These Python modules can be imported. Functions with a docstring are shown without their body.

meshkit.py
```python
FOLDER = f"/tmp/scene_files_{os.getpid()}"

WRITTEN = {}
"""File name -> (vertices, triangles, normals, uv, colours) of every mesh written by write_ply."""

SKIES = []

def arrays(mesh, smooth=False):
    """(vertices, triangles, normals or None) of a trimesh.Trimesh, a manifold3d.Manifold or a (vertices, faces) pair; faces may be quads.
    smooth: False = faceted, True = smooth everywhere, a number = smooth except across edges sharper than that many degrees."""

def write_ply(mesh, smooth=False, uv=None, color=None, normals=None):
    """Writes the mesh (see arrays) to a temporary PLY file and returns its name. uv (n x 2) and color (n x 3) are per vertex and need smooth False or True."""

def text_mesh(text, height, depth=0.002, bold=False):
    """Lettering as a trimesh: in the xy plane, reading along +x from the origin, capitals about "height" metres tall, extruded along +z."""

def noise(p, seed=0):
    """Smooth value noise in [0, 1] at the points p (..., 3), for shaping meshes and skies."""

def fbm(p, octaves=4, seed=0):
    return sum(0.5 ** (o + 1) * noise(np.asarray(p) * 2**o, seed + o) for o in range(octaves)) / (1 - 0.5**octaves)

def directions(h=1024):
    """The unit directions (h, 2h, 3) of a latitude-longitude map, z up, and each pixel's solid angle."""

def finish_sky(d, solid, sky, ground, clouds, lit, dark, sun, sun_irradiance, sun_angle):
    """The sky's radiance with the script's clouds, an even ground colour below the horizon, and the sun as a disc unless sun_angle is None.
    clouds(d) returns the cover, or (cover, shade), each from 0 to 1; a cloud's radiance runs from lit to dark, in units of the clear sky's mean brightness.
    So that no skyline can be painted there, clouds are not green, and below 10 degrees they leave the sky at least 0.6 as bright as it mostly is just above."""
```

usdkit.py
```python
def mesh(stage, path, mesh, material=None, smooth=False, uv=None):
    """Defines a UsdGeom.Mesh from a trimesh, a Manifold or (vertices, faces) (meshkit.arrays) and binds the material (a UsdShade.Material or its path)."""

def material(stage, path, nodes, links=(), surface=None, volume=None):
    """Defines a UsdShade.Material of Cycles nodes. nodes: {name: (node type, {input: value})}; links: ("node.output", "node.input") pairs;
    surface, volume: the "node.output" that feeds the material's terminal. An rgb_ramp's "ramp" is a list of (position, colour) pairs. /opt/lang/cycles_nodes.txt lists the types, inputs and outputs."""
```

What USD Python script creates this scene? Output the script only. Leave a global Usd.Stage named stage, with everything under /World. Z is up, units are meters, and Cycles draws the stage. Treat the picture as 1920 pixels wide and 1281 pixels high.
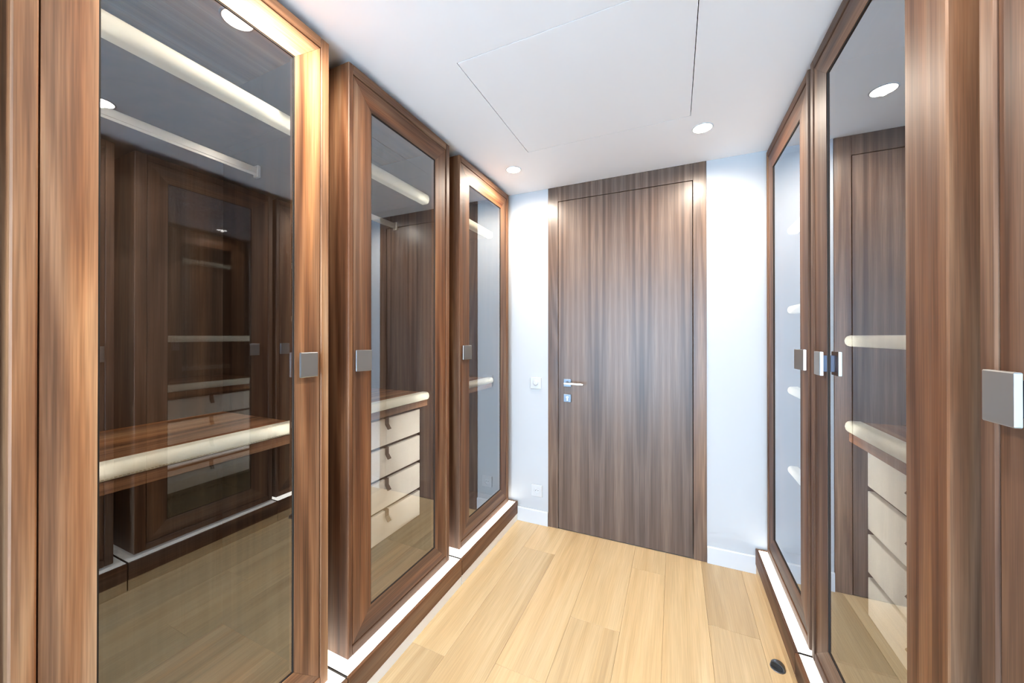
import math, random
import numpy as np
import trimesh
import usdkit
from shapely.geometry import Polygon
from pxr import Usd, UsdGeom, UsdLux, UsdShade, Gf, Sdf

random.seed(7)
stage = Usd.Stage.CreateInMemory()
UsdGeom.SetStageUpAxis(stage, UsdGeom.Tokens.z)
UsdGeom.SetStageMetersPerUnit(stage, 1.0)
UsdGeom.Xform.Define(stage, '/World')
UsdGeom.Scope.Define(stage, '/World/Looks')

# ------------------------------------------------------------------ camera, sky, exposure
EYE, YAW, PITCH, FPX, CY = 1.377, math.radians(24.267), math.radians(0.1836), 676.8, 628.44
EXPOSURE = 0.34
SKY_COLOR, SKY_STRENGTH = (0.50, 0.74, 1.0), 4.6
LAMP_COLOR, LAMP_GLOW, LAMP_POWER = (1.0, 0.88, 0.74), 30.0, 14.0
cam = UsdGeom.Camera.Define(stage, '/World/camera')
fw = np.array([-math.sin(YAW) * math.cos(PITCH), math.cos(YAW) * math.cos(PITCH), math.sin(PITCH)])
rt = np.array([math.cos(YAW), math.sin(YAW), 0.0])
up = np.cross(rt, fw)
m = np.eye(4)
m[0, :3], m[1, :3], m[2, :3], m[3, :3] = rt, up, -fw, (0, 0, EYE)
cam.AddTransformOp().Set(Gf.Matrix4d(m.tolist()))
cam.CreateHorizontalApertureAttr(36.0)
cam.CreateVerticalApertureAttr(36.0 * 1281 / 1920)
cam.CreateFocalLengthAttr(36.0 * FPX / 1920)
cam.CreateVerticalApertureOffsetAttr(-(640.5 - CY) * 36.0 / 1920)
cam.CreateClippingRangeAttr(Gf.Vec2f(0.02, 100))
cam.CreateExposureAttr(EXPOSURE)
dome = UsdLux.DomeLight.Define(stage, '/World/sky')
dome.CreateColorAttr(Gf.Vec3f(*SKY_COLOR))
dome.CreateIntensityAttr(SKY_STRENGTH)

# ------------------------------------------------------------------ prim helpers
used = {}


def numbered(parent, name):
    k = (parent, name)
    n = used.get(k, 0)
    used[k] = n + 1
    return name if n == 0 else '%s_%03d' % (name, n)


BASE = {}


def tag(p, label=None, cat=None, group=None, kind=None):
    for k, v in (('label', label), ('category', cat), ('group', group), ('kind', kind)):
        if v:
            p.SetCustomDataByKey(k, v)


def thing(name, loc=(0, 0, 0), **kw):
    path = '/World/' + numbered('/World', name)
    x = UsdGeom.Xform.Define(stage, path)
    x.AddTranslateOp().Set(Gf.Vec3d(*map(float, loc)))
    BASE[path] = np.array(loc, float)
    tag(x.GetPrim(), **kw)
    return path


def sub(parent, name):
    path = parent + '/' + numbered(parent, name)
    UsdGeom.Xform.Define(stage, path)
    return path


def obj(name, mesh, mat, parent='/World', smooth=False, **kw):
    """One Mesh prim under parent; the mesh is in world coordinates."""
    path = parent + '/' + numbered(parent, name)
    if isinstance(mesh, (list, tuple)):
        mesh = trimesh.util.concatenate(list(mesh))
    top = '/'.join(parent.split('/')[:3])
    if top in BASE:
        mesh = mesh.copy()
        mesh.apply_translation(-BASE[top])
    p = usdkit.mesh(stage, path, mesh, mat, smooth=smooth).GetPrim()
    tag(p, **kw)
    return path


def hull(pts):
    return trimesh.convex.convex_hull(np.array(pts, float))


def box(x0, x1, y0, y1, z0, z1, c=0.0):
    x0, x1 = min(x0, x1), max(x0, x1)
    y0, y1 = min(y0, y1), max(y0, y1)
    if c <= 0:
        b = trimesh.creation.box((x1 - x0, y1 - y0, z1 - z0))
        b.apply_translation(((x0 + x1) / 2, (y0 + y1) / 2, (z0 + z1) / 2))
        return b
    pts = []
    for x, sx in ((x0, 1), (x1, -1)):
        for y, sy in ((y0, 1), (y1, -1)):
            for z, sz in ((z0, 1), (z1, -1)):
                pts += [(x, y + sy * c, z + sz * c), (x + sx * c, y, z + sz * c), (x + sx * c, y + sy * c, z)]
    return hull(pts)


def prism_x(poly, x0, x1):
    """convex polygon in (y, z) between two x planes"""
    return hull([(x, y, z) for x in (x0, x1) for y, z in poly])


def prism_y(poly, y0, y1, convex=True):
    """polygon in (x, z) between two y planes"""
    if convex:
        return hull([(x, y, z) for y in (y0, y1) for x, z in poly])
    e = trimesh.creation.extrude_polygon(Polygon(poly), abs(y1 - y0), engine='earcut')
    v = e.vertices.copy()
    e.vertices = np.stack([v[:, 0], max(y0, y1) - v[:, 2], v[:, 1]], 1)
    e.fix_normals()
    return e


def lathe(profile, center, axis='z', n=40):
    e = trimesh.creation.revolve(np.array(profile, float), sections=n)
    if axis == 'y':   # profile height runs towards -y (out of the far wall)
        v = e.vertices.copy()
        e.vertices = np.stack([v[:, 0], -v[:, 2], v[:, 1]], 1)
    e.apply_translation(center)
    e.fix_normals()
    return e


# ------------------------------------------------------------------ materials
L = '/World/Looks/'


def plain(name, color, rough=0.5, metal=0.0, spec=0.5, bump=0.0, bscale=200, **kw):
    nodes = {'p': ('principled_bsdf', dict(base_color=color, roughness=rough, metallic=metal, specular_ior_level=spec, **kw))}
    links = []
    if bump:
        nodes['g'] = ('geometry', {})
        nodes['n'] = ('noise_texture', dict(scale=bscale, detail=3))
        nodes['b'] = ('bump', dict(strength=bump, distance=0.002))
        links = [('g.position', 'n.vector'), ('n.fac', 'b.height'), ('b.normal', 'p.normal')]
    return usdkit.material(stage, L + name, nodes, links, surface='p.BSDF')


def glow(name, color, strength):
    return usdkit.material(stage, L + name, {'e': ('emission', dict(color=color, strength=strength))}, [], surface='e.emission')


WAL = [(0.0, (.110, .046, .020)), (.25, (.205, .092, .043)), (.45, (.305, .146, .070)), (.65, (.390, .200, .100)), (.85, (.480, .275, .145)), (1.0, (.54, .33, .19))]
WAR = [(p, (a * .50, b * .51, c * .60)) for p, (a, b, c) in WAL]      # the right row's browner walnut, darkened to stand in for its weaker light


def wood(name, grain, seed, ramp, across=9.0, along=.55, rings=16.0, ring_across=2.6, ring_along=.30, gain=1.0, rough=.36, fiber=.30, mirror=None, shift=0, tone=1.0, spec=.5, wts=(.50, .30, .30), hues=((.86, .98, 1.12), (1.16, .98, .78)), hue_across=7.0, hue_along=.6, fine=34):
    """Straight-grained veneer: stretched noise for the streaks, contour lines of a slow noise for the cathedrals, fine fibres on top."""
    def sc(a, b):
        return tuple(b if g == grain else a for g in 'xyz')
    r = random.Random(seed)
    off = [r.uniform(-20, 20) for _ in range(3)]
    N = {'g': ('geometry', {})}
    K = []
    src = 'g.position'
    if mirror:   # book-matched veneer leaves
        N.update({'s': ('separate_xyz', {}), 'pp': ('math', dict(math_type='pingpong', value2=mirror)), 'c': ('combine_xyz', {})})
        N['ad'] = ('math', dict(math_type='add', value2=shift))
        K += [('g.position', 's.vector'), ('s.x', 'ad.value1'), ('ad.value', 'pp.value1'), ('pp.value', 'c.x'), ('s.y', 'c.y'), ('s.z', 'c.z')]
        src = 'c.vector'
    for k, (a, b), det, dis in (('1', (across, along), 4, .5), ('2', (ring_across, ring_along), 2, .35), ('3', (260, 5.0), 2, 0), ('4', (fine, .9), 3, .2)):
        N['m' + k] = ('mapping', dict(mapping_type='point', scale=sc(a, b), location=tuple(o * (1 + .37 * int(k)) for o in off)))
        N['n' + k] = ('noise_texture', dict(scale=1.0, detail=det, roughness=.55, distortion=dis))
        K += [(src, 'm%s.vector' % k), ('m%s.vector' % k, 'n%s.vector' % k)]
    # rings: sine of the slow field
    N['ra'] = ('math', dict(math_type='multiply', value2=rings * 6.28))
    N['rb'] = ('math', dict(math_type='sine'))
    N['rc'] = ('math', dict(math_type='multiply_add', value2=.5, value3=.5))
    K += [('n2.fac', 'ra.value1'), ('ra.value', 'rb.value1'), ('rb.value', 'rc.value1')]
    # sum
    w1, w2, w4 = wts
    N['a1'] = ('math', dict(math_type='multiply_add', value2=w1 * 2.1, value3=-w1 * .55))
    N['a2'] = ('math', dict(math_type='multiply_add', value2=w2))
    N['a3'] = ('math', dict(math_type='multiply_add', value2=w4 * 1.2))
    N['r'] = ('rgb_ramp', dict(ramp=[(p, tuple(x * gain * t for x, t in zip(c, (tone if isinstance(tone, tuple) else (1, 1, 1))))) for p, c in ramp]))
    K += [('n1.fac', 'a1.value1'), ('rc.value', 'a2.value1'), ('a1.value', 'a2.value3'), ('n4.fac', 'a3.value1'), ('a2.value', 'a3.value3')]
    N['a4'] = ('math', dict(math_type='subtract', value2=w4 * .6, use_clamp=True))
    K += [('a3.value', 'a4.value1'), ('a4.value', 'r.fac')]
    # fibres
    N['f'] = ('map_range', dict(from_min=.3, from_max=.7, to_min=1 - fiber, to_max=1 + fiber * .35, clamp=True))
    N['m5'] = ('mapping', dict(mapping_type='point', scale=sc(hue_across, hue_along), location=tuple(o * 2.1 for o in off)))
    N['n5'] = ('noise_texture', dict(scale=1.0, detail=2, roughness=.5, distortion=.6))
    N['hr'] = ('rgb_ramp', dict(ramp=[(.30, hues[0]), (.50, (1, 1, 1)), (.70, hues[1])]))
    N['hm'] = ('vector_math', dict(math_type='multiply'))
    K += [(src, 'm5.vector'), ('m5.vector', 'n5.vector'), ('n5.fac', 'hr.fac'), ('r.color', 'hm.vector1'), ('hr.color', 'hm.vector2')]
    N['mul'] = ('vector_math', dict(math_type='scale'))
    N['b'] = ('bump', dict(strength=.10, distance=.0006))
    N['p'] = ('principled_bsdf', dict(roughness=rough, specular_ior_level=spec))
    K += [('n3.fac', 'f.value'), ('hm.vector', 'mul.vector1'), ('f.result', 'mul.scale'), ('mul.vector', 'p.base_color'), ('n3.fac', 'b.height'), ('b.normal', 'p.normal')]
    return usdkit.material(stage, L + name, N, K, surface='p.BSDF')


FIG = dict(across=15.0, along=.42, ring_across=4.5, ring_along=.34, rings=7.0, fiber=.30, wts=(.66, .36, .62), rough=.52, spec=.35, hue_across=12.0, hue_along=.5, hues=((.84, .96, 1.14), (1.18, .98, .74)), fine=55)


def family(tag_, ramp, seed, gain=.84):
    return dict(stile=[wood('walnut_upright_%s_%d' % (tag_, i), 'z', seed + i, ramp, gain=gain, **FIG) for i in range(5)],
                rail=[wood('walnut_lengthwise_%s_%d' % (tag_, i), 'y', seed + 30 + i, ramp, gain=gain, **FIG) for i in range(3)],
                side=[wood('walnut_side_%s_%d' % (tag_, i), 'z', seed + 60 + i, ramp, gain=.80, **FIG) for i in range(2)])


WAM = [(p, (a * .62, b * .585, c * .60)) for p, (a, b, c) in WAL]      # redder walnut of the other left-hand fronts, darkened in place of dimmer light
FAM = {-1: family('shaded_red', WAM, 11), 1: family('dark', WAR, 311), 0: family('light', WAL, 911, .94)}  # lit and shaded copies of one walnut, lightest on the nearest left wardrobe
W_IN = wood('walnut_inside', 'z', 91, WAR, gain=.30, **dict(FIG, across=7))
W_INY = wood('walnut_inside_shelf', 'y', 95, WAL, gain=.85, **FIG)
W_CROSS = wood('walnut_crosswise', 'x', 97, WAL, gain=.8, **FIG)
DOORW = [(0.0, (.115, .070, .050)), (.35, (.180, .112, .080)), (.55, (.240, .155, .112)), (.75, (.305, .205, .150)), (1.0, (.40, .285, .215))]
W_DOOR = wood('walnut_door_veneer', 'z', 123, DOORW, across=26, along=.20, ring_across=4.2, ring_along=.15, rings=10, mirror=.146, shift=.05, rough=.36, fiber=.24, wts=(.46, .38, .50), spec=.5, gain=.64, fine=90, hues=((.92, .98, 1.06), (1.08, .99, .90)))
W_JAMB = wood('walnut_jamb', 'z', 131, DOORW, gain=.70, across=16, along=.35, ring_across=4.0, rough=.32)
OAK = [(0.0, (.50, .345, .18)), (.35, (.60, .43, .235)), (.65, (.67, .495, .285)), (1.0, (.75, .58, .36))]
W_OAK = [wood('oak_plank_%d' % i, 'y', 201 + i, OAK, across=11, along=.5, ring_across=4, rings=8, gain=g, rough=.30, fiber=.13, wts=(.5, .2, .3), hues=((.98, 1.0, 1.02), (1.02, .99, .95))) for i, g in enumerate((1.02, .94, 1.08, .97, .87))]
PAINT = plain('wall_paint', (.51, .523, .54), .6, bump=.05, bscale=300)
CEIL = plain('ceiling_paint', (.90, .885, .88), .7, bump=.03, bscale=300)
TRIM = plain('trim_paint', (.62, .635, .655), .4)
GAP = plain('dark_joint', (.012, .009, .007), .8)
NICKEL = plain('brushed_nickel', (.50, .50, .49), .40, metal=1.0)
STEEL = plain('satin_steel', (.20, .22, .25), .38, metal=1.0)
DARKSTEEL = plain('dark_metal', (.05, .05, .06), .25, metal=1.0)
LEATHER = plain('cream_leather', (.82, .83, .74), .5, bump=.25, bscale=700)
DRAWERC = plain('cream_drawer', (.78, .77, .73), .5, bump=.15, bscale=600)
THREAD = plain('thread', (.42, .38, .28), .8)
TAB = plain('brown_leather', (.10, .065, .045), .6, bump=.2, bscale=500)
WHITEP = plain('white_plastic', (.56, .575, .59), .4)
RUBBER = plain('black_rubber', (.015, .015, .015), .5)
ALU = plain('aluminium', (.70, .70, .68), .35, metal=1.0)
KICKL = plain('pale_strip', (.86, .85, .80), .3)
LIGHTP = glow('led_panel', (1.0, .93, .82), 3.5)
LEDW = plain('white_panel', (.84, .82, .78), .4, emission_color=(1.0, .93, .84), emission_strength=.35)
LEDR = glow('led_rail', (1.0, .90, .72), 8.0)
LEDV_ADDED = glow('led_strip', (1.0, .97, .88), 36.0)  # for strips added out of sight to brighten the shelf edges
LAMP = glow('lamp_lens', LAMP_COLOR, LAMP_GLOW)

# wardrobe glass: bronze-tinted reflective pane, coated on its outer faces
N = {'lw': ('layer_weight', dict(blend=.5)), 'pw': ('math', dict(math_type='power', value2=1.8)), 'ma': ('math', dict(math_type='multiply_add', value2=.72, value3=.16)),
     'g': ('geometry', {}), 'inv': ('math', dict(math_type='subtract', value1=1.0)), 'fr': ('math', dict(math_type='multiply', use_clamp=True)),
     't': ('transparent_bsdf', dict(color=(.86, .85, .83))), 'gl': ('glossy_bsdf', dict(color=(.90, .95, 1.0), roughness=.0)), 'mx': ('mix_closure', {})}
GLASS = usdkit.material(stage, L + 'tinted_glass', N, [('lw.facing', 'pw.value1'), ('pw.value', 'ma.value1'), ('g.backfacing', 'inv.value2'), ('ma.value', 'fr.value1'), ('inv.value', 'fr.value2'),
                        ('fr.value', 'mx.fac'), ('t.BSDF', 'mx.closure1'), ('gl.BSDF', 'mx.closure2')], surface='mx.closure')
N = {'f': ('fresnel', dict(IOR=1.45)), 't': ('transparent_bsdf', {}), 'gl': ('glossy_bsdf', dict(roughness=.0)), 'mx': ('mix_closure', {})}
PANE = usdkit.material(stage, L + 'window_glass', N, [('f.fac', 'mx.fac'), ('t.BSDF', 'mx.closure1'), ('gl.BSDF', 'mx.closure2')], surface='mx.closure')

# ------------------------------------------------------------------ room shell
H, YB, YF, XL, XR = 2.45, 2.5, -1.5, -1.1227, .4725
WL, WR = XL - .63, XR + .63
KY = {-1: .986, 1: .980}          # scale of each row about the eye


def zk(z, s):
    return EYE + (z - EYE) * KY[s]


D0, D1, D2, D3, DZ = -.8371, -.7624, .1042, .1775, 2.3438


def struct(name, mesh, mat, **kw):
    return obj(name, mesh, mat, '/World', kind='structure', **kw)


struct('wall_back', [box(WL, D0, YB, YB + .12, 0, H), box(D3, WR, YB, YB + .12, 0, H)], PAINT)
struct('wall_left', box(WL - .1, WL, YF - .1, YB + .12, 0, H), PAINT)
struct('wall_right', box(WR, WR + .1, YF - .1, YB + .12, 0, H), PAINT)
WX0, WX1, WZ0, WZ1 = -1.35, .55, .06, 2.30
struct('wall_front', [box(WL, WX0, YF - .2, YF, 0, H), box(WX1, WR, YF - .2, YF, 0, H), box(WX0, WX1, YF - .2, YF, 0, WZ0), box(WX0, WX1, YF - .2, YF, WZ1, H)], PAINT)
# window behind the camera: two casements
w1 = thing('window_1', ((WX0 + WX1) / 2, YF - .1, WZ0), kind='structure')
fr = .06
obj('frame', [box(WX0, WX0 + fr, YF - .14, YF - .07, WZ0, WZ1), box(WX1 - fr, WX1, YF - .14, YF - .07, WZ0, WZ1), box(WX0 + fr, WX1 - fr, YF - .14, YF - .07, WZ1 - fr, WZ1),
              box(WX0 + fr, WX1 - fr, YF - .14, YF - .07, WZ0, WZ0 + fr)], TRIM, w1)
xm = (WX0 + WX1) / 2
obj('mullion', box(xm - .05, xm + .05, YF - .14, YF - .07, WZ0 + fr, WZ1 - fr, .004), TRIM, w1)
obj('pane', box(WX0 + fr, xm - .05, YF - .108, YF - .102, WZ0 + fr, WZ1 - fr), PANE, w1)
obj('pane', box(xm + .05, WX1 - fr, YF - .108, YF - .102, WZ0 + fr, WZ1 - fr), PANE, w1)
# ceiling with the opening of the access hatch
HX0, HX1, HY0, HY1 = -.780, .073, 1.200, 1.957
struct('ceiling', [box(WL - .1, HX0, YF - .2, YB + .12, H, H + .1), box(HX1, WR + .1, YF - .2, YB + .12, H, H + .1), box(HX0, HX1, YF - .2, HY0, H, H + .1),
                   box(HX0, HX1, HY1, YB + .12, H, H + .1), box(HX0, HX1, HY0, HY1, H + .08, H + .1)], CEIL)
hp = thing('ceiling_hatch', ((HX0 + HX1) / 2, (HY0 + HY1) / 2, H), label='flush white rectangular access hatch set in the ceiling in front of the door', cat='hatch')
g = .0028
obj('hatch_panel', box(HX0 + g, HX1 - g, HY0 + g, HY1 - g, H - .0001, H + .02, .0003), CEIL, hp)
obj('hatch_frame', [box(HX0, HX0 + .03, HY0, HY1, H + .021, H + .08), box(HX1 - .03, HX1, HY0, HY1, H + .021, H + .08),
                    box(HX0 + .03, HX1 - .03, HY0, HY0 + .03, H + .021, H + .08), box(HX0 + .03, HX1 - .03, HY1 - .03, HY1, H + .021, H + .08)], GAP, hp)

# floor: wide oak planks over a subfloor
fl = thing('floor', (0, 0, 0), kind='structure')
obj('subfloor', box(WL - .1, WR + .1, YF - .2, YB + .12, -.12, -.0145), plain('subfloor', (.20, .13, .07), .8), fl)
seams = [-1.36, -1.13, -.905, -.69, -.47, -.235, -.052, .1445, .352, .56, .78]
joints = {-.905: [1.30], -.69: [.55, 2.19], -.47: [1.36], -.235: [.35, 1.74], -.052: [.9, 2.255], .1445: [-.1, 1.25], .352: [.15, 1.96], .56: [.95], .78: [.2, 1.7], -1.13: [.4, 1.9]}
rp = random.Random(5)
tone = {(-.235, 1): 1, (-.235, 2): 0, (.352, 2): 4, (.352, 1): 1, (-.052, 1): 2, (.1445, 2): 2, (.1445, 1): 0, (-.69, 2): 2, (-.69, 1): 3, (-.47, 1): 0, (-.47, 0): 2}
for a, b in zip(seams[:-1], seams[1:]):
    ys = [YF] + joints.get(b, []) + [YB]
    for k, (y0, y1) in enumerate(zip(ys[:-1], ys[1:])):
        i = tone.get((b, k), rp.randrange(5))
        obj('plank', box(a + .0003, b - .0003, y0 + .0003, y1 - .0003, -.0145, 0, .0007), W_OAK[i], fl)

# baseboards of the door wall
bb = thing('baseboard_back', (0, YB, 0), kind='structure')
for x0, x1 in ((WL, D0 - .001), (D3 + .001, WR)):
    e = .004
    obj('board', hull([(x, y, z) for x in (x0, x1) for y, z in ((YB, .0005), (YB - .013, .0005), (YB - .013, .096), (YB - .009, .101), (YB, .101))]), TRIM, bb)

# door
d = thing('door_1', ((D1 + D2) / 2, YB, 0), kind='structure')
obj('jamb', box(D0, D1, YB - .006, YB + .10, 0, H - .001, .0012), W_JAMB, d)
obj('jamb', box(D2, D3, YB - .006, YB + .10, 0, H - .001, .0012), W_JAMB, d)
obj('head_panel', box(D1 + .0003, D2 - .0003, YB - .006, YB + .10, DZ, H - .001, .0012), W_DOOR, d)
obj('door_leaf', box(D1 + .0035, D2 - .0035, YB - .005, YB + .045, .006, DZ - .0035, .0012), W_DOOR, d)
obj('rebate', box(D1 - .0, D2, YB + .05, YB + .09, 0, DZ), GAP, d)
hx, hz = -.692, 1.047
lv = sub(d, 'lever_handle')
obj('rose', box(hx - .027, hx + .027, YB - .014, YB - .005, hz - .027, hz + .027, .0015), STEEL, lv)
obj('neck', lathe([(0, 0), (.011, 0), (.011, .05), (0, .05)], (hx, YB - .010, hz), 'y', 24), STEEL, lv, smooth=40)
obj('lever', box(hx - .012, hx + .125, YB - .068, YB - .052, hz - .006, hz + .006, .002), ALU, lv)
lk = sub(d, 'lock_plate')
obj('plate', box(hx - .027, hx + .027, YB - .014, YB - .005, hz - .135, hz - .080, .0015), STEEL, lk)
obj('cylinder', lathe([(0, 0), (.0085, 0), (.0085, .004), (0, .004)], (hx, YB - .0135, hz - .101), 'y', 24), ALU, lk, smooth=40)
obj('cylinder_foot', box(hx - .005, hx + .005, YB - .0175, YB - .0135, hz - .125, hz - .104, .001), ALU, lk)
obj('key_slot', box(hx - .001, hx + .001, YB - .0181, YB - .0174, hz - .107, hz - .096), RUBBER, lk)

# ------------------------------------------------------------------ wardrobes
DEPTH = .60
REC = .004            # how far the door sits behind the carcass edge


def leather_profile(xf, s, z0, z1, n=7):
    """rounded front edge of a padded leather strip: bulges towards the room, at xf"""
    zc, h = (z0 + z1) / 2, (z1 - z0) / 2
    p = []
    for i in range(n):
        a = -math.pi / 2 + math.pi * i / (n - 1)
        p.append((xf + s * (.016 - .016 * math.cos(a)), zc + h * math.sin(a)))
    p += [(xf + s * .045, z1), (xf + s * .045, z0)]
    return p


def shelf(t, X0, s, d0, d1, y0, y1, zt, leather=.042, wood_under=.030, stitch=False, thick_back=None):
    sh = sub(t, 'shelf')
    xf = X0 + s * d0
    if wood_under:
        obj('shelf_board', box(xf + s * .012, X0 + s * d1, y0, y1, zt - leather - wood_under, zt - leather - .0003, .001), W_INY, sh)
        obj('shelf_top', box(xf + s * .0455, X0 + s * d1, y0, y1, zt - leather, zt - .003, .001), W_INY, sh)
    else:
        obj('shelf_board', box(xf + s * .0455, X0 + s * d1, y0, y1, zt - leather + .004, zt - .003, .001), W_IN, sh)
    obj('leather_edge', prism_y(leather_profile(xf, s, zt - leather, zt), y0, y1), LEATHER, sh, smooth=40, label='padded cream leather front edge')
    if stitch:
        st = []
        z = zt - leather + .007
        h = leather / 2
        q = (z - (zt - h)) / h
        xx = xf + s * (.016 - .016 * math.sqrt(max(0, 1 - q * q))) - s * .0006
        y = y0 + .004
        while y < y1 - .006:
            st.append(box(xx - .0009, xx + .0009, y, y + .0045, z - .0008, z + .0008))
            y += .0075
        obj('stitching', st, THREAD, sh, kind='stuff')


def rail(t, X0, s, y0, y1, z=2.014, dd=.345):
    r = sub(t, 'hanging_rail')
    x = X0 + s * dd
    obj('rail_bar', box(x - .008, x + .008, y0, y1, z - .006, z + .020, .002), ALU, r)
    obj('rail_lip', box(x - s * .0080, x - s * .0055, y0, y1, z - .014, z - .0062, .0005), ALU, r)
    obj('led_strip', box(x - .004, x + .004, y0 + .01, y1 - .01, z - .0085, z - .0062), LEDR, r, label='thin glowing strip under the rail')
    for y in (y0, y1 - .012):
        obj('bracket', box(x - .014, x + .014, y, y + .012, z - .018, z + .028, .002), ALU, r)


def pull_tab(parent, X, s, y, z):
    """a folded leather tab that hangs from the top edge of a drawer and kicks out at its end; X is the drawer front, s points inwards"""
    o = -s
    poly = [(X - o * .012, z + .001), (X - o * .012, z + .0035), (X + o * .0035, z + .0035), (X + o * .0042, z - .028), (X + o * .020, z - .050), (X + o * .017, z - .052), (X + o * .0008, z - .029), (X + o * .0008, z + .001)]
    obj('pull_tab', prism_y(poly, y - .011, y + .011, convex=False), TAB, parent, label='folded dark leather pull tab')


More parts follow.
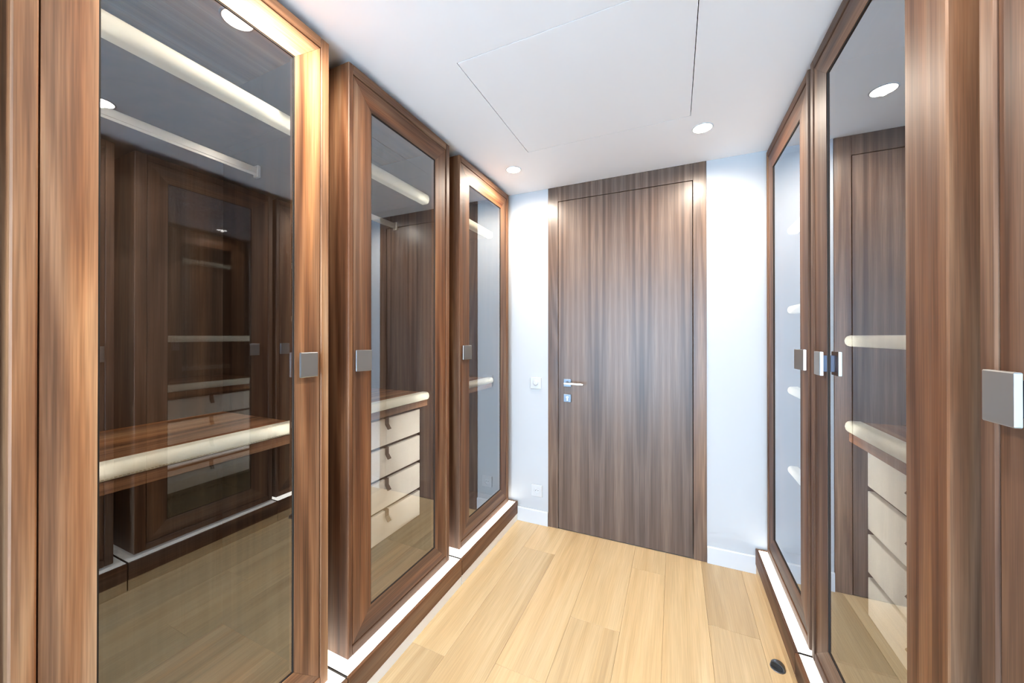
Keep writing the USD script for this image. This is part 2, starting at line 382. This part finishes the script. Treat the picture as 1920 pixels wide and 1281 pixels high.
def wardrobe(X0, s, ya, yb, label, seed, handle, flare, ea=.030, eb=.030, sw=.090, sw2=None, shelves=(), drawers=False, hang=True, led0=1.02, hoff=.024, fam=None):
    r = random.Random(seed)
    ya, yb, ZB, ZT = ya * KY[s], yb * KY[s], zk(.138, s), zk(2.435, s)
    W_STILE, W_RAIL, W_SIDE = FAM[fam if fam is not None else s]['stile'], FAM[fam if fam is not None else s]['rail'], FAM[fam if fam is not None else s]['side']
    pick = lambda q: q[r.randrange(len(q))]
    t = thing('wardrobe', (X0 + s * .3, (ya + yb) / 2, ZB), label=label, cat='wardrobe')
    top, bot = .036, .036
    xb = X0 + s * DEPTH
    c = .003
    obj('side_panel', box(X0, xb, ya, ya + ea, ZB, ZT, c), pick(W_SIDE), t)
    obj('side_panel', box(X0, xb, yb - eb, yb, ZB, ZT, c), pick(W_SIDE), t)
    obj('top_panel', box(X0 + s * .0004, xb, ya + ea, yb - eb, ZT - top, ZT, .002), pick(W_RAIL), t)
    obj('bottom_panel', box(X0 + s * .0004, xb, ya + ea, yb - eb, ZB, ZB + bot, .002), pick(W_RAIL), t)
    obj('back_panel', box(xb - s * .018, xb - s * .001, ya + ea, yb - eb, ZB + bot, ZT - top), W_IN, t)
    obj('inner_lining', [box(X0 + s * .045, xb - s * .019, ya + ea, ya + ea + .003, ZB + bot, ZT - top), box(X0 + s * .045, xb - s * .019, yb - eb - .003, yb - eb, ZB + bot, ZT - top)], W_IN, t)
    obj('base_riser', box(X0 + s * .07, xb - s * .02, ya + .07, yb - .07, ZB - .0125, ZB), GAP, t)
    # door: four mitred frame pieces, pane, gasket, handle
    dr = sub(t, 'door')
    gp = .0028
    y0, y1, z0, z1 = ya + ea + gp, yb - eb - gp, ZB + bot + gp, ZT - top - gp
    xf, xk = X0 + s * REC, X0 + s * (REC + .024)
    e = .0003
    sw2 = sw2 or sw
    rw = .092
    obj('stile', prism_x([(y0, z0 + e), (y0, z1 - e), (y0 + sw, z1 - rw - e), (y0 + sw, z0 + rw + e)], xf, xk), pick(W_STILE), dr)
    obj('stile', prism_x([(y1, z0 + e), (y1, z1 - e), (y1 - sw2, z1 - rw - e), (y1 - sw2, z0 + rw + e)], xf, xk), pick(W_STILE), dr)
    obj('rail', prism_x([(y0 + e, z1), (y1 - e, z1), (y1 - sw2 - e, z1 - rw), (y0 + sw + e, z1 - rw)], xf, xk), pick(W_RAIL), dr)
    obj('rail', prism_x([(y0 + e, z0), (y1 - e, z0), (y1 - sw2 - e, z0 + rw), (y0 + sw + e, z0 + rw)], xf, xk), pick(W_RAIL), dr)
    gy0, gy1, gz0, gz1 = y0 + sw, y1 - sw2, z0 + rw, z1 - rw
    xg0, xg1 = X0 + s * (REC + .005), X0 + s * (REC + .011)
    obj('glass_pane', box(xg0, xg1, gy0 + .0004, gy1 - .0004, gz0 + .0004, gz1 - .0004), GLASS, dr, label='bronze-tinted reflective glass')
    q = .0035
    xq0, xq1 = X0 + s * (REC + .002), X0 + s * (REC + .0049)
    obj('gasket', [box(xq0, xq1, gy0, gy0 + q, gz0, gz1), box(xq0, xq1, gy1 - q, gy1, gz0, gz1), box(xq0, xq1, gy0 + q, gy1 - q, gz1 - q, gz1), box(xq0, xq1, gy0 + q, gy1 - q, gz0, gz0 + q)], GAP, dr)
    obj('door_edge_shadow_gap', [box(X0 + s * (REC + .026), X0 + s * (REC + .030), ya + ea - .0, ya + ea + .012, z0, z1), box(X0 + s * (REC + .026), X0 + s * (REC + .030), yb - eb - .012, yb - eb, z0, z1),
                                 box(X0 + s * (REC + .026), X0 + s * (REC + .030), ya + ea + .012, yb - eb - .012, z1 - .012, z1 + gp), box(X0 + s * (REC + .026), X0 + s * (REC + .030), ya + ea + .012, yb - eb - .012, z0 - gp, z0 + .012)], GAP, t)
    # square pull plate on the stile; on near stiles its free edge is turned out by `flare`
    hn = sub(dr, 'handle')
    hw, hh, th, zc, o = .060, .082, .009, zk(1.281, s), -s
    xa = X0 + s * REC                                   # door face
    if handle == 'near':
        ys = y0 + .004
        xn, xo = xa + o * .012, xa + o * (.012 + hw * math.sin(flare))
        ye = ys + hw * math.cos(flare)
    else:
        ye = y1 - hoff
        ys = ye - hw
        xn = xo = xa + o * .024
    nx, ny = (ye - ys) / hw, (xo - xn) / hw             # unit normal pieces
    quad = [(xn, ys), (xo, ye), (xo - o * th * nx, ye + o * th * ny * o), (xn - o * th * nx, ys + o * th * ny * o)]
    cx, cy = sum(p[0] for p in quad) / 4, sum(p[1] for p in quad) / 4
    k = .94
    small = [(cx + (x - cx) * .80, cy + (y - cy) * .98) for x, y in quad]
    obj('plate', hull([(x, y, z) for x, y in quad for z in (zc - hh / 2 + .0018, zc + hh / 2 - .0018)] + [(x, y, z) for x, y in small for z in (zc - hh / 2, zc + hh / 2)]), NICKEL, hn, label='square brushed metal pull plate')
    yf0, yf1 = ys + hw * .30, ys + hw * .62
    xm_ = lambda y: xn + (xo - xn) * (y - ys) / (ye - ys) - o * (th - .002)
    obj('foot', hull([(x, y, z) for x, y in ((xa, yf0), (xa, yf1), (xm_(yf1), yf1), (xm_(yf0), yf0)) for z in (zc - .028, zc + .028)]), DARKSTEEL, hn)
    # inside
    for yy in (y0 + .030, y1 - .038):  # added strips, hidden by the stiles, that light the leather edges
        obj('led_strip', box(xk + s * .001, xk + s * .005, yy, yy + .008, gz0 if led0 is None else zk(led0, s), zk(2.15, s)), LEDV_ADDED, dr, label='added slim light strip, hidden on the back of the door stile')
    yi0, yi1 = ya + ea + .0035, yb - eb - .0035
    for sh in shelves:
        shelf(t, X0, s, sh.get('d', .11 if s < 0 else .088), DEPTH - .02, yi0, yi1, zk(sh['z'], s), sh.get('leather', .042), sh.get('under', .030), sh.get('stitch', False))
    if hang:
        rail(t, X0, s, yi0, yi1, zk(2.014, s))
    if drawers:
        df = .172 if s < 0 else .150
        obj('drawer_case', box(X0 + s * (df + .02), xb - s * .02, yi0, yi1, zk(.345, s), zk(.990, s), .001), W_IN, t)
        for za, zb in ((.835, .966), (.680, .818), (.525, .663), (.370, .508)):
            za, zb = zk(za, s), zk(zb, s)
            dw = obj('drawer', box(X0 + s * df, X0 + s * (df + .019), yi0 + .002, yi1 - .002, za, zb, .002), DRAWERC, t, label='cream leather-fronted drawer')
            pull_tab(dw, X0 + s * df, s, (yi0 + yi1) / 2 + .05, zb)
    return t


TOPS = dict(z=2.170, leather=.051, under=0)
MID = dict(z=1.066, under=.032)
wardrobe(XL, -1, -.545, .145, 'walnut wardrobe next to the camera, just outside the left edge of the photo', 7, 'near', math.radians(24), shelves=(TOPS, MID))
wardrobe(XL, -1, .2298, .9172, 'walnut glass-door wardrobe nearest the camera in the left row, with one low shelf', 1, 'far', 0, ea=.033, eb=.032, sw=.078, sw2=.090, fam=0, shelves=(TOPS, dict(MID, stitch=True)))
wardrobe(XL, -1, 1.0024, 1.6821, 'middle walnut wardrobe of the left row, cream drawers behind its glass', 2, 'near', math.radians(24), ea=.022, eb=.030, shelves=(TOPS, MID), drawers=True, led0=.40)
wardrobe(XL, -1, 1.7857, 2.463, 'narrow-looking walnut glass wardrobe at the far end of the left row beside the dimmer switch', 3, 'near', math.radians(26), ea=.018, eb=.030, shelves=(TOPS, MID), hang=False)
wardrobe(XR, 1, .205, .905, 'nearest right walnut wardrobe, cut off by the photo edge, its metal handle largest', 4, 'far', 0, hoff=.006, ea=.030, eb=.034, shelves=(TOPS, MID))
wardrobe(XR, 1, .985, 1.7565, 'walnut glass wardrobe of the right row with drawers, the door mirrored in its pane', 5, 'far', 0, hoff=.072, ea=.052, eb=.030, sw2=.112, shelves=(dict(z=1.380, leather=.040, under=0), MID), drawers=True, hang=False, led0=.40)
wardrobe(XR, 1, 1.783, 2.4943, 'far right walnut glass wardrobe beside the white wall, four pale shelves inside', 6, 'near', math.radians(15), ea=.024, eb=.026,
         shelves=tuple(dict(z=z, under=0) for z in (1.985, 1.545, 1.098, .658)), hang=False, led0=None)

# plinths: walnut front board with a lip, lit white top, pale strip at the floor
PW = .049


def plinth(X0, s, ya, yb, label, seed, lit, end=False, kick=None):
    o = -s
    ya, yb, PZ0, PZ1 = ya * KY[s], min(yb * KY[s], YB - .014), zk(.0335, s), zk(.1255, s)
    xf, xb = X0 + o * PW, X0 + s * .585
    t = thing('plinth', (X0 + s * .25, (ya + yb) / 2, 0), label=label, cat='plinth')
    y0, y1 = ya + .0025, yb - .0025
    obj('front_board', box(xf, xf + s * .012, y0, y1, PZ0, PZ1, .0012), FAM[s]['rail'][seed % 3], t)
    ye = y1
    if end:
        ye = y1 - .014
        obj('end_board', box(xf + s * .0122, xb, ye + .0003, y1, PZ0, PZ1, .0012), W_CROSS, t)
    obj('joint_strip', box(xf + s * .0125, xb, y0, y0 + .004, PZ1 - .010, PZ1 - .0004), GAP, t)
    obj('light_panel', box(xf + s * .0125, xb, y0 + .0042, ye, PZ1 - .010, PZ1 - .0006), LIGHTP if lit else LEDW, t, label='white top panel of the plinth' + (', glowing' if lit else ''))
    obj('core', box(xf + s * .0125, xb, y0, ye, .002, PZ1 - .0105), W_IN, t)
    obj('floor_strip', box(xf + s * .003, xf + s * .0120, y0, y1, .0003, PZ0 - .0004), kick or KICKL, t, label='pale strip at the floor')


plinth(XL, -1, -.60, .187, 'low walnut plinth just outside the left edge of the photo', 2, False)
plinth(XL, -1, .187, .960, 'low walnut plinth under the left wardrobe nearest the camera', 1, True)
plinth(XL, -1, .960, 1.734, 'low walnut plinth with glowing white top under the left drawer wardrobe', 2, True)
plinth(XL, -1, 1.734, 9, 'low walnut plinth under the far left wardrobe, ending at the door wall', 0, True, end=True)
plinth(XR, 1, .15, .945, 'low walnut plinth under the right wardrobe at the edge of the photo', 1, False, kick=W_OAK[2])
plinth(XR, 1, .945, 1.768, 'low walnut plinth with dull white top under the right-hand drawer wardrobe', 2, False, kick=W_OAK[2])
plinth(XR, 1, 1.768, 9, 'low walnut plinth with glowing white top under the far right wardrobe', 0, True, end=True, kick=W_OAK[2])

# ------------------------------------------------------------------ downlights
for x, y, lab in ((-.945, 2.12, 'small round ceiling downlight above the left side of the door'), (.132, 2.095, 'small round ceiling downlight above the right side of the door, beside the hatch corner'),
                  (-.915, .73, 'round ceiling downlight seen mirrored high in the nearest left wardrobe pane'), (.132, .73, 'round ceiling downlight near the right wardrobes, out of the frame above the camera'),
                  (-.915, -.65, 'round ceiling downlight behind the camera, left side'), (.132, -.65, 'round ceiling downlight behind the camera, right side')):
    t = thing('downlight', (x, y, H), label=lab, cat='ceiling light')
    obj('trim_ring', lathe([(.0435, -.003), (.0435, 0), (.050, 0), (.0495, -.002), (.047, -.004), (.0435, -.003)], (x, y, H), n=48), WHITEP, t, smooth=35)
    lt = UsdLux.SphereLight.Define(stage, t + '/beam')
    lt.AddTranslateOp().Set(Gf.Vec3d(0, 0, -.012))
    lt.CreateRadiusAttr(.012)
    lt.CreateNormalizeAttr(True)
    lt.CreateColorAttr(Gf.Vec3f(*LAMP_COLOR))
    lt.CreateIntensityAttr(LAMP_POWER)
    sp = UsdLux.ShapingAPI.Apply(lt.GetPrim())
    sp.CreateShapingConeAngleAttr(88.0)
    sp.CreateShapingConeSoftnessAttr(1.0)
    obj('lens', lathe([(0, -.0022), (.0432, -.0022), (.0432, -.0005), (0, -.0005)], (x, y, H), n=40), LAMP, t)

# ------------------------------------------------------------------ switch, socket, door stop
sx, sz = -.932, 1.032
t = thing('wall_switch', (sx, YB, sz), label='white square wall switch with a round button, left of the door handle', cat='switch')
obj('plate', box(sx - .043, sx + .043, YB - .010, YB, sz - .043, sz + .043, .003), WHITEP, t)
obj('bezel', lathe([(.0225, 0), (.0225, .0035), (.0205, .0045), (.0195, .0045), (.0195, 0), (.0225, 0)], (sx, YB - .0098, sz + .004), 'y', 40), TRIM, t, smooth=40)
obj('button', lathe([(0, 0), (.019, 0), (.019, .005), (.017, .0075), (0, .0085)], (sx, YB - .0098, sz + .004), 'y', 40), WHITEP, t, smooth=40)
sx, sz = -.925, .243
t = thing('wall_socket', (sx, YB, sz), label='white square power socket low on the wall left of the door', cat='socket')
plate = box(sx - .043, sx + .043, YB - .010, YB, sz - .043, sz + .043, .003)
well = lathe([(0, -.002), (.020, -.002), (.020, .02), (0, .02)], (sx, YB - .006, sz), 'y', 40)
try:
    cut = trimesh.boolean.difference([plate, well], engine='manifold')
except Exception:
    cut = plate
obj('plate', cut, WHITEP, t)
obj('well', lathe([(0, 0), (.0198, 0), (.0198, .0008), (0, .0008)], (sx, YB - .0035, sz), 'y', 40), TRIM, t)
for dx in (-.0095, .0095):
    obj('hole', lathe([(0, 0), (.0028, 0), (.0028, .0006), (0, .0006)], (sx + dx, YB - .0043, sz), 'y', 16), RUBBER, t)
obj('earth_pin', lathe([(0, 0), (.0024, 0), (.0024, .006), (.0012, .0075), (0, .0075)], (sx, YB - .0043, sz + .010), 'y', 16), ALU, t)

bx, by, R = .388, 1.822, .0255
t = thing('door_stop', (bx, by, 0), label='small half-dome metal door stop on the oak floor by the right plinth', cat='door stop')
dome_ = lathe([(0, .003), (R, .003), (R, .010), (R * .93, .0165), (R * .75, .0215), (R * .45, .0245), (0, .0255)], (bx, by, 0), n=40)
cutb = box(-.1, .1, -.1, 0.0, 0.0034, .1)
cutb.apply_transform(trimesh.transformations.rotation_matrix(math.radians(-28), (0, 0, 1)))
cutb.apply_translation((bx, by, 0))
cutb.apply_translation((-.004, -.006, 0))
try:
    dome_ = trimesh.boolean.difference([dome_, cutb], engine='manifold')
except Exception:
    pass
obj('dome', dome_, STEEL, t, smooth=30)
obj('base', lathe([(0, 0), (R + .002, 0), (R + .002, .002), (R, .0032), (0, .0032)], (bx, by, 0), n=40), STEEL, t, smooth=35)
rb = hull([(x, y, z) for x in (-.019, .019) for y in (-.006, 0) for z in (.0036, .0150)] + [(x, y, .0195) for x in (-.012, .012) for y in (-.006, 0)])
rb.apply_transform(trimesh.transformations.rotation_matrix(math.radians(-28), (0, 0, 1)))
rb.apply_translation((bx - .004, by - .006, 0))
obj('rubber_buffer', rb, RUBBER, t)
